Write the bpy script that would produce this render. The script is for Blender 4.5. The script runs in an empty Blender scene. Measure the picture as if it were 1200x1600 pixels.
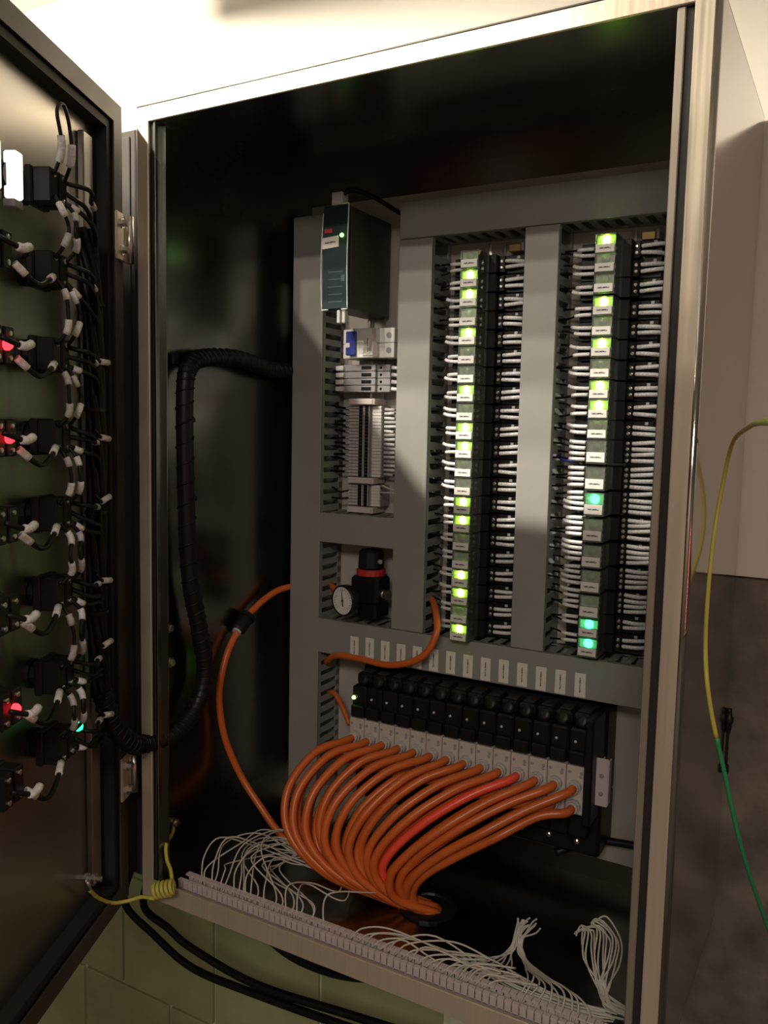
import bpy, bmesh, math, random
from mathutils import Vector, Matrix
random.seed(7)
R = math.radians
sc = bpy.context.scene
col = sc.collection

# ------------------------------------------------------------------ camera
cam_d = bpy.data.cameras.new('camera'); cam = bpy.data.objects.new('camera', cam_d); col.objects.link(cam)
right = Vector((0.86931994, 0.4938012, 0.02105286))
down = Vector((0.06694575, -0.0754388, -0.99490063))
fwd = Vector((-0.48969492, 0.86629635, -0.09863835))
m = Matrix((right, -down, -fwd)).transposed().to_4x4()
m.translation = Vector((0.94821, -0.92489, 0.74550))
cam.matrix_world = m
cam_d.sensor_fit = 'VERTICAL'; cam_d.sensor_height = 36.0
cam_d.lens = 36.0 * 1315.89 / 1600.0
cam_d.clip_start = 0.02
sc.camera = cam

# ------------------------------------------------------------------ world, lights, exposure
w = bpy.data.worlds.new('world'); sc.world = w; w.use_nodes = True
w.node_tree.nodes['Background'].inputs[0].default_value = (0.9, 0.82, 0.7, 1)
w.node_tree.nodes['Background'].inputs[1].default_value = 0.012
sc.view_settings.view_transform = 'Standard'; sc.view_settings.look = 'None'
sc.view_settings.gamma = 1.0; sc.view_settings.exposure = 0.0
sc.view_settings.use_curve_mapping = False

def spot(name, loc, direction, power, color, half, blend, radius):
    d = bpy.data.lights.new(name, 'SPOT'); d.energy = power; d.color = color
    d.spot_size = 2 * R(half); d.spot_blend = blend; d.shadow_soft_size = radius
    o = bpy.data.objects.new(name, d); col.objects.link(o)
    o.location = loc; o.rotation_euler = Vector(direction).to_track_quat('-Z', 'Y').to_euler()
    return o
# unseen strip lamp that hangs behind the open door: a row of bulbs with a hard lower cut-off
LZ = 1.6
for ly, pw in ((-1.03, 17), (-0.8, 17), (-0.62, 20), (-0.48, 38), (-0.38, 52), (-0.30, 58)):
    lx = -0.0186 + (-0.32 - 0.416*(ly + 0.012)) / 0.909
    rad, half, az = 0.012, 62.0, 15.0
    tgt = (Vector((0.5, 0.33, 0.595)) - Vector((lx, ly, LZ))).normalized()      # a point on the lower edge of the beam
    axis = lambda t: Vector((math.sin(R(az))*math.cos(t), math.cos(R(az))*math.cos(t), math.sin(t)))
    lo, hi = R(-40), R(70)
    for _ in range(40):
        md = (lo+hi)/2
        if axis(md).angle(tgt) < R(half): lo = md
        else: hi = md
    spot('strip_lamp_bulb', (lx, ly, LZ), axis(lo), pw, (1.0, 0.9, 0.74), half, 0.01, rad)
# added fill light for general brightness, no lamp known there
ad = bpy.data.lights.new('fill_light', 'AREA'); ad.energy = 42; ad.color = (1.0, 0.89, 0.76); ad.size = 0.8
ao = bpy.data.objects.new('fill_light', ad); col.objects.link(ao); ao.location = (1.35, -2.3, 1.66)
# red signal lamp at the right of the cabinet
rd = bpy.data.lights.new('red_signal_lamp', 'AREA'); rd.shape = 'RECTANGLE'; rd.size = 0.7; rd.size_y = 0.02; rd.energy = 1.2; rd.color = (1, 0.08, 0.06)
ro = bpy.data.objects.new('red_signal_lamp', rd); col.objects.link(ro); ro.location = (2.1, -0.55, 0.35); ro.rotation_euler = (0, R(90), 0)

# ------------------------------------------------------------------ materials
def mat(name, color, rough=0.5, metal=0.0, emit=None, estr=0.0, noise=None, namt=0.15, bump=0.0, bscale=60, spec=0.5, stretch=None, rvar=0.0):
    mt = bpy.data.materials.new(name); mt.use_nodes = True
    nt = mt.node_tree; b = nt.nodes['Principled BSDF']
    b.inputs['Base Color'].default_value = (*color, 1); b.inputs['Roughness'].default_value = rough
    b.inputs['Metallic'].default_value = metal; b.inputs['Specular IOR Level'].default_value = spec
    if emit:
        b.inputs['Emission Color'].default_value = (*emit, 1); b.inputs['Emission Strength'].default_value = estr
    if noise or bump or rvar:
        tc = nt.nodes.new('ShaderNodeTexCoord'); mp = nt.nodes.new('ShaderNodeMapping')
        nt.links.new(tc.outputs['Object'], mp.inputs[0])
        if stretch: mp.inputs['Scale'].default_value = stretch
        nz = nt.nodes.new('ShaderNodeTexNoise'); nz.inputs['Scale'].default_value = noise or bscale
        nz.inputs['Detail'].default_value = 6; nt.links.new(mp.outputs[0], nz.inputs['Vector'])
        if noise:
            rp = nt.nodes.new('ShaderNodeMapRange'); rp.inputs[1].default_value = 0.3; rp.inputs[2].default_value = 0.7
            rp.inputs[3].default_value = 1 - namt; rp.inputs[4].default_value = 1 + namt
            nt.links.new(nz.outputs['Fac'], rp.inputs[0])
            mx = nt.nodes.new('ShaderNodeVectorMath'); mx.operation = 'SCALE'
            mx.inputs[0].default_value = color; nt.links.new(rp.outputs[0], mx.inputs['Scale'])
            nt.links.new(mx.outputs[0], b.inputs['Base Color'])
        if rvar:
            rr = nt.nodes.new('ShaderNodeMapRange'); rr.inputs[1].default_value = 0.3; rr.inputs[2].default_value = 0.7
            rr.inputs[3].default_value = rough - rvar; rr.inputs[4].default_value = rough + rvar
            nt.links.new(nz.outputs['Fac'], rr.inputs[0]); nt.links.new(rr.outputs[0], b.inputs['Roughness'])
        if bump:
            nb = nt.nodes.new('ShaderNodeTexNoise'); nb.inputs['Scale'].default_value = bscale; nb.inputs['Detail'].default_value = 5
            nt.links.new(mp.outputs[0], nb.inputs['Vector'])
            bp = nt.nodes.new('ShaderNodeBump'); bp.inputs['Strength'].default_value = bump; bp.inputs['Distance'].default_value = 0.004
            nt.links.new(nb.outputs['Fac'], bp.inputs['Height']); nt.links.new(bp.outputs[0], b.inputs['Normal'])
    return mt

def print_mat(name, color, axis, half_w, ext, rough=0.6):
    """white sticker with a line of small dark print; axis = direction the print runs along"""
    mt = mat(name, color, rough); nt = mt.node_tree; b = nt.nodes['Principled BSDF']
    tc = nt.nodes.new('ShaderNodeTexCoord'); sp = nt.nodes.new('ShaderNodeSeparateXYZ'); nt.links.new(tc.outputs['Object'], sp.inputs[0])
    run, cross = ('X', 'Z') if axis == 'X' else ('Z', 'X')
    def M(op, a, b_):
        n = nt.nodes.new('ShaderNodeMath'); n.operation = op
        if hasattr(a, 'links'): nt.links.new(a, n.inputs[0])
        else: n.inputs[0].default_value = a
        if b_ is not None:
            if hasattr(b_, 'links'): nt.links.new(b_, n.inputs[1])
            else: n.inputs[1].default_value = b_
        return n.outputs[0]
    inw = M('LESS_THAN', M('ABSOLUTE', sp.outputs[cross], None), half_w)
    inl = M('LESS_THAN', M('ABSOLUTE', sp.outputs[run], None), ext)
    nz = nt.nodes.new('ShaderNodeTexNoise'); nz.inputs['Scale'].default_value = 700; nt.links.new(tc.outputs['Object'], nz.inputs['Vector'])
    g = M('GREATER_THAN', nz.outputs['Fac'], 0.42)
    k = M('MULTIPLY', M('MULTIPLY', inw, inl), g)
    mx = nt.nodes.new('ShaderNodeMix'); mx.data_type = 'RGBA'
    mx.inputs[6].default_value = (*color, 1); mx.inputs[7].default_value = (0.06, 0.05, 0.06, 1)
    nt.links.new(k, mx.inputs[0]); nt.links.new(mx.outputs[2], b.inputs['Base Color'])
    return mt

def clear_mat(name, tint, haze=0.0, rough=0.08):
    mt = bpy.data.materials.new(name); mt.use_nodes = True; nt = mt.node_tree
    nt.nodes.remove(nt.nodes['Principled BSDF']); out = nt.nodes['Material Output']
    t = nt.nodes.new('ShaderNodeBsdfTransparent'); t.inputs[0].default_value = (*tint, 1)
    g = nt.nodes.new('ShaderNodeBsdfGlossy'); g.inputs['Roughness'].default_value = rough; g.inputs[0].default_value = (1, 1, 1, 1)
    df = nt.nodes.new('ShaderNodeBsdfDiffuse'); df.inputs[0].default_value = (0.6, 0.62, 0.58, 1)
    m0 = nt.nodes.new('ShaderNodeMixShader'); m0.inputs[0].default_value = haze
    nt.links.new(t.outputs[0], m0.inputs[1]); nt.links.new(df.outputs[0], m0.inputs[2])
    fr = nt.nodes.new('ShaderNodeFresnel'); fr.inputs[0].default_value = 1.45
    mx = nt.nodes.new('ShaderNodeMixShader'); nt.links.new(fr.outputs[0], mx.inputs[0])
    nt.links.new(m0.outputs[0], mx.inputs[1]); nt.links.new(g.outputs[0], mx.inputs[2]); nt.links.new(mx.outputs[0], out.inputs[0])
    return mt

def brushed(name, color, rough, vertical=True, spread=0.08):
    st = (1, 1, 0.02) if vertical else (0.02, 1, 1)
    return mat(name, color, rough, 1.0, noise=220, namt=0.06, stretch=st, rvar=spread)

M_plaster = mat('plaster', (0.64, 0.605, 0.54), 0.9, noise=3, namt=0.06, bump=0.15, bscale=25)
M_roomwall = mat('room_plaster', (0.3, 0.265, 0.23), 0.9, noise=3, namt=0.1)
M_concrete = mat('rough_concrete', (0.15, 0.13, 0.115), 0.95, noise=9, namt=0.6, bump=1.0, bscale=18)
M_grout = mat('grout', (0.62, 0.66, 0.5), 0.9, noise=60, namt=0.12)
M_tile = mat('green_tile', (0.36, 0.4, 0.21), 0.35, noise=5, namt=0.22, rvar=0.08)
M_ceil = mat('ceiling_paint', (0.8, 0.78, 0.73), 0.9, noise=4, namt=0.03)
M_floor = mat('floor_concrete', (0.16, 0.14, 0.12), 0.9, noise=8, namt=0.3)
M_rim = mat('brushed_steel', (0.66, 0.58, 0.46), 0.36, 0.5, noise=220, namt=0.06, stretch=(1, 1, 0.02), rvar=0.08)
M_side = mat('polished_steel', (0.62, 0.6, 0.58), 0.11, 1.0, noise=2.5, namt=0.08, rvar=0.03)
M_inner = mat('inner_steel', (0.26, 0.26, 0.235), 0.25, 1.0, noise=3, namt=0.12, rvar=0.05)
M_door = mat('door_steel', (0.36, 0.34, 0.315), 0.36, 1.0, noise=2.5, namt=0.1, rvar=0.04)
M_liptone = mat('tarnished_steel_and_shade', (0.085, 0.076, 0.067), 0.55, 0.5, noise=9, namt=0.35, rvar=0.1)
M_plate = mat('zinc_plate', (0.5, 0.46, 0.43), 0.5, 0.1, noise=6, namt=0.12)
M_dkpaint = mat('dark_paint', (0.035, 0.032, 0.03), 0.9, noise=12, namt=0.2, spec=0.1)
M_lipst = mat('lip_steel', (0.34, 0.3, 0.25), 0.45, 0.5, noise=220, namt=0.06, stretch=(1, 1, 0.02))
M_gasket = mat('black_rubber', (0.018, 0.017, 0.016), 0.75)
M_duct = mat('grey_duct_plastic', (0.27, 0.265, 0.255), 0.42, noise=30, namt=0.03)
M_black = mat('black_plastic', (0.009, 0.009, 0.0095), 0.42, spec=0.3)
M_blackw = mat('black_insulation', (0.007, 0.007, 0.0075), 0.45, spec=0.3)
M_sleeve = mat('white_sleeve', (0.74, 0.73, 0.75), 0.45, noise=420, namt=0.25)
M_greysl = mat('grey_sleeve', (0.5, 0.48, 0.48), 0.5, noise=420, namt=0.2)
M_white = mat('white_plastic', (0.72, 0.7, 0.68), 0.4)
M_beige = mat('beige_block', (0.56, 0.48, 0.45), 0.5, noise=40, namt=0.05)
M_greyp = mat('grey_plastic', (0.3, 0.29, 0.3), 0.5, noise=80, namt=0.08)
M_termg = mat('terminal_grey', (0.33, 0.3, 0.3), 0.55, noise=150, namt=0.2)
M_screw = mat('screw_metal', (0.7, 0.68, 0.66), 0.3, 1.0)
M_brass = mat('brass', (0.75, 0.55, 0.22), 0.35, 1.0)
M_blue = mat('blue_plastic', (0.03, 0.05, 0.28), 0.4)
M_teal = mat('teal_front', (0.008, 0.027, 0.028), 0.4, noise=90, namt=0.2)
M_pale = mat('pale_edge', (0.7, 0.74, 0.72), 0.5)
M_orange = mat('orange_tube', (0.62, 0.13, 0.025), 0.34, noise=14, namt=0.08)
M_redlit_tube = mat('red_lit_tube', (0.95, 0.09, 0.045), 0.34)  # red light on one orange tube, put into its base colour
M_red = mat('red_plastic', (0.45, 0.03, 0.04), 0.4)
M_yellow = mat('earth_yellow', (0.55, 0.5, 0.09), 0.45)
M_green = mat('earth_green', (0.03, 0.3, 0.13), 0.45)
M_wirew = mat('white_wire', (0.56, 0.53, 0.47), 0.5)
M_trough = mat('white_trough', (0.62, 0.54, 0.54), 0.5)
M_cover = clear_mat('clear_cover', (0.93, 0.95, 0.93), 0.10)
M_coil = mat('relay_inner', (0.33, 0.33, 0.29), 0.4, noise=120, namt=0.5)
M_reflect = mat('relay_inner_front', (0.42, 0.42, 0.36), 0.4, noise=160, namt=0.3)
M_led = mat('lit_led', (0.3, 0.6, 0.05), 0.4, emit=(0.5, 1.0, 0.03), estr=55)
M_ledt = mat('lit_teal_led', (0.05, 0.6, 0.3), 0.4, emit=(0.02, 1.0, 0.3), estr=24)
M_ledoff = mat('unlit_led', (0.35, 0.4, 0.3), 0.25)
M_pin_g = mat('green_pilot', (0.1, 0.6, 0.1), 0.4, emit=(0.25, 1.0, 0.1), estr=14)
M_pin_t = mat('teal_pilot', (0.1, 0.6, 0.3), 0.4, emit=(0.02, 1.0, 0.3), estr=5)
M_pin_r = mat('red_pilot', (0.6, 0.05, 0.05), 0.4, emit=(1.0, 0.02, 0.03), estr=5)
M_lampw = mat('lit_white_lamp', (0.8, 0.8, 0.78), 0.4, emit=(1.0, 0.95, 0.86), estr=1.1)
M_lab = print_mat('relay_label', (0.7, 0.68, 0.66), 'X', 0.0011, 0.0085)
M_lab2 = print_mat('duct_label', (0.72, 0.68, 0.64), 'Z', 0.0009, 0.012)
M_lab3 = print_mat('plain_label', (0.72, 0.66, 0.64), 'X', 0.0012, 0.01)
M_dial = mat('dial_white', (0.75, 0.74, 0.72), 0.4)
M_dark = mat('dark_print', (0.03, 0.03, 0.03), 0.5)
M_glass = clear_mat('gauge_glass', (0.95, 0.95, 0.95))

# ------------------------------------------------------------------ mesh helpers
class MB:
    def __init__(s): s.v = []; s.f = []; s.sm = []; s.mi = []
    def add(s, vs, fs, smooth=False, mi=0):
        o = len(s.v); s.v += [tuple(p) for p in vs]
        for f in fs: s.f.append([i + o for i in f]); s.sm.append(smooth); s.mi.append(mi)
        return s
    def box(s, x0, x1, y0, y1, z0, z1, mi=0):
        vs = [(x, y, z) for x in (x0, x1) for y in (y0, y1) for z in (z0, z1)]
        return s.add(vs, [(0, 1, 3, 2), (4, 6, 7, 5), (0, 4, 5, 1), (2, 3, 7, 6), (0, 2, 6, 4), (1, 5, 7, 3)], mi=mi)
    def cbox(s, x0, x1, y0, y1, z0, z1, b=0.001, mi=0):
        bm = bmesh.new()
        cx, cy, cz = (x0+x1)/2, (y0+y1)/2, (z0+z1)/2
        hx, hy, hz = abs(x1-x0)/2, abs(y1-y0)/2, abs(z1-z0)/2
        for sx in (-1, 1):
            for sy in (-1, 1):
                for sz in (-1, 1):
                    for a in range(3):
                        bm.verts.new((cx+sx*(hx-b*(a != 0)), cy+sy*(hy-b*(a != 1)), cz+sz*(hz-b*(a != 2))))
        bmesh.ops.convex_hull(bm, input=bm.verts)
        bmesh.ops.dissolve_limit(bm, angle_limit=0.01, verts=bm.verts, edges=bm.edges)
        bm.verts.index_update()
        s.add([v.co for v in bm.verts], [[v.index for v in f.verts] for f in bm.faces], mi=mi); bm.free(); return s
    def tube(s, pts, r, n=8, cap=True, mi=0):
        pts = [Vector(p) for p in pts]; k = len(pts)
        rs = r if isinstance(r, (list, tuple)) else [r]*k
        tg = [(pts[min(i+1, k-1)] - pts[max(i-1, 0)]).normalized() for i in range(k)]
        up = Vector((0, 0, 1)) if abs(tg[0].z) < 0.9 else Vector((1, 0, 0))
        nrm = (up - tg[0]*up.dot(tg[0])).normalized(); vs = []
        for i in range(k):
            nrm = (nrm - tg[i]*nrm.dot(tg[i])).normalized(); bn = tg[i].cross(nrm)
            for j in range(n):
                a = 2*math.pi*j/n; vs.append(pts[i] + (nrm*math.cos(a) + bn*math.sin(a))*rs[i])
        fs = [(i*n+j, i*n+(j+1) % n, (i+1)*n+(j+1) % n, (i+1)*n+j) for i in range(k-1) for j in range(n)]
        s.add(vs, fs, True, mi)
        if cap:
            o = len(s.v) - k*n
            s.f.append([o+j for j in range(n)][::-1]); s.sm.append(False); s.mi.append(mi)
            s.f.append([o+(k-1)*n+j for j in range(n)]); s.sm.append(False); s.mi.append(mi)
        return s
    def lathe(s, prof, origin=(0, 0, 0), axis=(0, -1, 0), n=16, mi=0):
        """prof: (distance along axis, radius)"""
        ax = Vector(axis).normalized(); u = ax.orthogonal().normalized(); v = ax.cross(u); o = Vector(origin); vs = []
        for d, r in prof:
            for j in range(n):
                a = 2*math.pi*j/n; vs.append(o + ax*d + (u*math.cos(a) + v*math.sin(a))*max(r, 1e-5))
        k = len(prof)
        fs = [(i*n+j, i*n+(j+1) % n, (i+1)*n+(j+1) % n, (i+1)*n+j) for i in range(k-1) for j in range(n)]
        fs += [[j for j in range(n)][::-1], [(k-1)*n+j for j in range(n)]]
        return s.add(vs, fs, False, mi)
    def mesh(s, name, mats):
        me = bpy.data.meshes.new(name); me.from_pydata(s.v, [], s.f)
        for q in (mats if isinstance(mats, (list, tuple)) else [mats]): me.materials.append(q)
        me.polygons.foreach_set('use_smooth', s.sm); me.polygons.foreach_set('material_index', s.mi)
        me.update(); return me
    def build(s, name, mats, parent=None, loc=None):
        return place(name, s.mesh(name, mats), parent, loc)

def place(name, me, parent=None, loc=None):
    o = bpy.data.objects.new(name, me); col.objects.link(o)
    if parent: o.parent = parent
    if loc: o.location = loc
    return o
def tag(o, label, cat, group=None):
    o['label'] = label; o['category'] = cat
    if group: o['group'] = group
    return o
def struct(o, label, cat):
    o['kind'] = 'structure'; return tag(o, label, cat)
def thing(name, label, cat, loc=(0, 0, 0), group=None, rz=0):
    o = bpy.data.objects.new(name, None); col.objects.link(o); o.location = loc; o.rotation_euler.z = rz
    o.empty_display_size = 0.02
    return tag(o, label, cat, group)
def spline(P, n=8):
    P = [Vector(p) for p in P]; P = [P[0]*2 - P[1]] + P + [P[-1]*2 - P[-2]]; out = []
    for i in range(1, len(P)-2):
        a, b, c, d = P[i-1:i+3]
        for k in range(n):
            t = k/n
            out.append(0.5*((2*b) + (c-a)*t + (2*a-5*b+4*c-d)*t*t + (3*b-a-3*c+d)*t**3))
    out.append(P[-2]); return out
ORD = ['first', 'second', 'third', 'fourth', 'fifth', 'sixth', 'seventh', 'eighth', 'ninth', 'tenth', 'eleventh', 'twelfth', 'thirteenth', 'fourteenth',
       'fifteenth', 'sixteenth', 'seventeenth', 'eighteenth', 'nineteenth', 'twentieth', 'twenty-first', 'twenty-second', 'twenty-third', 'twenty-fourth']

# ------------------------------------------------------------------ the room
WY = 0.437
wall = MB().box(-2.2, 3.2, WY, WY+0.1, 0.535, 1.685).box(-2.2, 0.76, WY, WY+0.1, -0.03, 0.535).build('wall_back', M_plaster)
struct(wall, 'cream plastered wall behind the cabinet', 'wall')
# broken lower wall: uneven grid of rough concrete
mb = MB(); nx, nz = 46, 40; vs = []
for i in range(nx+1):
    for j in range(nz+1):
        x = 0.45 + 2.75*i/nx; z = -1.2 + 1.735*j/nz
        vs.append((x, WY + 0.012 + random.uniform(-0.006, 0.006)*(0 if j == nz else 1), z))
mb.add(vs, [(i*(nz+1)+j, (i+1)*(nz+1)+j, (i+1)*(nz+1)+j+1, i*(nz+1)+j+1) for i in range(nx) for j in range(nz)], True)
mb.box(0.45, 3.2, WY+0.03, WY+0.1, -1.2, 0.535)
struct(mb.build('wall_lower', M_concrete), 'rough dark concrete wall right of the cabinet', 'wall')
tw = MB().box(-2.2, 0.45, WY, WY+0.1, -1.2, -0.03).build('wall_tiled', M_grout)
struct(tw, 'green tiled wall below the cabinet', 'wall')
TW, TH, G = 0.28, 0.28, 0.008
tile_me = MB().cbox(-TW/2+G/2, TW/2-G/2, -0.006, 0.006, -TH/2+G/2, TH/2-G/2, 0.0015).mesh('tile', M_tile)
for r in range(4):
    z = -0.59 + TH/2 + (1-r)*TH
    base = -0.5046 if r % 2 == 1 else -0.3588
    for k in range(-4, 5):
        x = base + TW/2 + k*TW
        if x + TW/2 > 0.5 or z + TH/2 > -0.02: continue
        t = place('tile', tile_me, tw, (x, WY - 0.003 + random.uniform(-0.0012, 0.0012), z))
struct(MB().box(-2.2, 3.2, -3.2, WY+0.1, 1.685, 1.75).build('ceiling', M_ceil), 'bright painted ceiling above the wall', 'ceiling')
struct(MB().box(-2.2, 3.2, -3.2, WY+0.1, -1.26, -1.2).build('floor', M_floor), 'dark concrete floor', 'floor')
struct(MB().box(-2.26, -2.2, -3.2, WY+0.1, -1.2, 1.685).build('wall_left', M_roomwall), 'dim plastered wall at the left of the room', 'wall')
struct(MB().box(3.2, 3.26, -3.2, WY+0.1, -1.2, 1.685).build('wall_right', M_roomwall), 'dim plastered wall at the right of the room', 'wall')
struct(MB().box(-2.2, 3.2, -3.26, -3.2, -1.2, 1.685).build('wall_front', M_roomwall), 'dim plastered wall behind the viewer', 'wall')

# ------------------------------------------------------------------ cabinet
W, H, D = 0.794, 1.2, 0.43
cab = thing('control_cabinet', 'open stainless steel control cabinet hung on the wall', 'cabinet')
T = 0.002
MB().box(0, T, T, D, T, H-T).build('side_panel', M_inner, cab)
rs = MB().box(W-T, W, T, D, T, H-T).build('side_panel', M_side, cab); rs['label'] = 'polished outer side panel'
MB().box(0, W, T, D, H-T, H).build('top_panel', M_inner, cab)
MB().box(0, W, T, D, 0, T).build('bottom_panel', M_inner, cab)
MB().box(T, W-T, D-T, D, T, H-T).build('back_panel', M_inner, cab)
FW = 0.022
def frame(mb, a, b, y0, y1, ring=None):
    mb.box(a, b, y0, y1, a, H-a); mb.box(W-b, W-a, y0, y1, a, H-a)
    mb.box(b, W-b, y0, y1, a, b); mb.box(b, W-b, y0, y1, H-b, H-a); return mb
for k, g in enumerate([(0, FW, 0, H), (W-FW, W, 0, H)]):
    MB().cbox(g[0], g[1], -0.001, 0.003, g[2], g[3], 0.0008).build('rim_post', M_rim, cab)
MB().cbox(FW, W-FW, -0.001, 0.003, H-FW, H, 0.0008).build('rim_rail', M_rim, cab)
MB().cbox(0, W, -0.002, 0.004, H-0.0005, H+0.0022, 0.0008).build('top_edge_shade', M_liptone, cab)  # dark strip stands in for the shade line along the rim's bend
MB().cbox(FW, W-FW, -0.001, 0.003, 0, 0.031, 0.0008).build('rim_rail', M_rim, cab)
# rolled corner at the rim's right outside edge
MB().tube([(W-0.001, 0.004, 0.001), (W-0.001, 0.004, H-0.001)], 0.0055, 14).build('rolled_edge', M_side, cab)
MB().tube([(0.001, 0.004, 0.001), (0.001, 0.004, H-0.001)], 0.0045, 14).build('rolled_edge', M_side, cab)
for x0, x1, x2, x3 in ((FW-0.001, FW, FW, FW+0.018), (W-FW, W-FW+0.001, W-FW-0.018, W-FW)):
    MB().box(x0, x1, 0.003, 0.018, 0.02, H-0.02).box(x2, x3, 0.016, 0.018, 0.03, H-FW).build('gutter', M_inner, cab)
MB().box(FW, FW+0.006, 0.006, 0.016, 0.031, H-FW).build('gasket', M_gasket, cab)
MB().box(W-FW-0.009, W-FW, 0.006, 0.016, 0.031, H-FW).build('gasket', M_gasket, cab)
MB().cbox(FW+0.007, FW+0.011, 0.002, 0.018, 0.03, H-FW, 0.0006).build('lip', M_inner, cab)
MB().cbox(W-FW-0.018, W-FW-0.0095, 0.003, 0.018, 0.03, H-FW, 0.001).build('lip', M_lipst, cab)
MB().box(0.03, W-0.03, 0.405, 0.408, 0.05, 1.15).build('mounting_plate', M_plate, cab)
bolt_me = MB().lathe([(0, 0.009), (0.0015, 0.009), (0.0015, 0.006), (0.007, 0.006), (0.0078, 0.005)], (0, 0, 0), (1, 0, 0), 6).mesh('bolt', M_screw)
for y, z in ((0.057, 0.421), (0.06, 0.364), (0.057, 0.844)): place('bolt', bolt_me, cab, (T, y, z))
for x, z in ((0.05, 1.13), (W-0.06, 1.13), (0.05, 0.07), (W-0.06, 0.07)):
    MB().lathe([(0, 0.007), (0.003, 0.007), (0.004, 0.005)], (x, 0.405, z), (0, -1, 0), 10).build('plate_screw', M_screw, cab)

nb = thing('neighbour_box', 'dark steel box standing close behind the door hinge', 'box', (-0.22, 0.23, 0.0))
MB().cbox(-0.18, 0.175, -0.19, 0.2, 0.0, 1.19, 0.002).build('box_shell', M_dkpaint, nb)
MB().cbox(-0.17, 0.165, -0.193, -0.19, 0.01, 1.18, 0.001).build('box_lid', M_dkpaint, nb)
# ------------------------------------------------------------------ door
th = R(24.6)
door = thing('cabinet_door', 'open stainless cabinet door at the left edge', 'door', (-0.0186, -0.012, 0), rz=-(math.pi/2-th))
DW, DB = 0.78, 0.0
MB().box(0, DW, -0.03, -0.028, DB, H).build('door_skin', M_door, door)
fl = MB()
for a in ((0, 0.002, DB, H), (DW-0.002, DW, DB, H)): fl.box(a[0], a[1], -0.028, -0.002, a[2], a[3])
fl.box(0.002, DW-0.002, -0.028, -0.002, DB, DB+0.002).box(0.002, DW-0.002, -0.028, -0.002, H-0.002, H)
fl.build('door_flange', M_rim, door)
lp = MB(); lw = 0.028
lp.box(0, lw, -0.002, 0, DB, H).box(DW-lw, DW, -0.002, 0, DB, H).box(lw, DW-lw, -0.002, 0, DB, DB+lw).box(lw, DW-lw, -0.002, 0, H-lw, H)
lp.build('door_lip', M_liptone, door)
gk = MB(); g0, g1 = lw, lw+0.012
gk.box(g0, g1, -0.028, -0.006, DB+g0, H-g0).box(DW-g1, DW-g0, -0.028, -0.006, DB+g0, H-g0).box(g1, DW-g1, -0.028, -0.006, DB+g0, DB+g1).box(g1, DW-g1, -0.028, -0.006, H-g1, H-g0)
gk.build('door_gasket', M_gasket, door)
MB().cbox(0.058, 0.088, -0.028, -0.018, DB+0.06, H-0.06, 0.002).build('stiffener', M_door, door)
for zc in (1.015, 0.2):
    hg = MB().cbox(-0.004, 0.03, 0, 0.004, zc-0.034, zc+0.034, 0.001).build('hinge_leaf', M_rim, door)
    MB().tube([(-0.012, 0.006, zc-0.034), (-0.012, 0.006, zc+0.034)], 0.006, 12).build('hinge_pin', M_screw, hg)
    for dz in (-0.019, 0.019):
        MB().lathe([(0.004, 0.008), (0.006, 0.008), (0.006, 0.0055), (0.013, 0.0055)], (0.013, 0, zc+dz), (0, 1, 0), 6).build('hinge_nut', M_screw, hg)
def dw(s, y, z):   # door local to world
    return Vector((-0.0186 + s*math.sin(th) + y*math.cos(th), -0.012 - s*math.cos(th) + y*math.sin(th), z))

# push-button backs on the door
rows = [1.02, 0.925, 0.825, 0.727, 0.633, 0.535, 0.43, 0.34]
cols = [0.24, 0.37]
body_me = MB().lathe([(0, 0.019), (0.006, 0.019), (0.006, 0.015), (0.016, 0.015)], (0, 0, 0), (0, 1, 0), 14).mesh('collar', M_black)
blk = MB().cbox(-0.023, 0.023, 0.016, 0.026, -0.022, 0.022, 0.002)
blk.cbox(-0.021, -0.002, 0.026, 0.048, -0.02, 0.02, 0.0015).cbox(0.002, 0.021, 0.026, 0.048, -0.02, 0.02, 0.0015)
blk_me = blk.mesh('contact_block', M_black)
scr_me = MB().lathe([(0, 0.0032), (0.0014, 0.0032), (0.002, 0.0022)], (0, 0, 0), (0, 1, 0), 8).mesh('terminal_screw', M_screw)
led_me = MB().lathe([(0, 0.006), (0.004, 0.006), (0.007, 0.004), (0.008, 0.001)], (0, 0, 0), (0, 1, 0), 10)
led_r = led_me.mesh('pilot_lamp', M_pin_r); led_t = led_me.mesh('pilot_lamp', M_pin_t)
DG = 'push-button blocks on the door'
for ci, s in enumerate(cols):
    for ri, z in enumerate(rows):
        extra = ''
        if ci == 1 and ri in (2, 3, 6): extra = ' with red glow'
        if ci == 0 and ri == 7: extra = ' with green glow'
        if ci == 1 and ri == 0: continue
        p = dw(s, -0.028, z)
        t = thing('push_button_block', f'black push-button block{extra} on door, {ORD[ri]} row, {"hinge" if ci == 0 else "far"} column', 'push button', p, DG, rz=-(math.pi/2-th))
        place('collar', body_me, t); place('contact_block', blk_me, t)
        for dx in (-0.0115, 0.0115):
            for dz in (-0.013, 0.013): place('terminal_screw', scr_me, t, (dx, 0.048, dz))
        if 'red' in extra: place('pilot_lamp', led_r, t, (0.0, 0.049, 0.0))
        if 'green' in extra: place('pilot_lamp', led_t, t, (-0.02, 0.05, 0.016))
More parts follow.
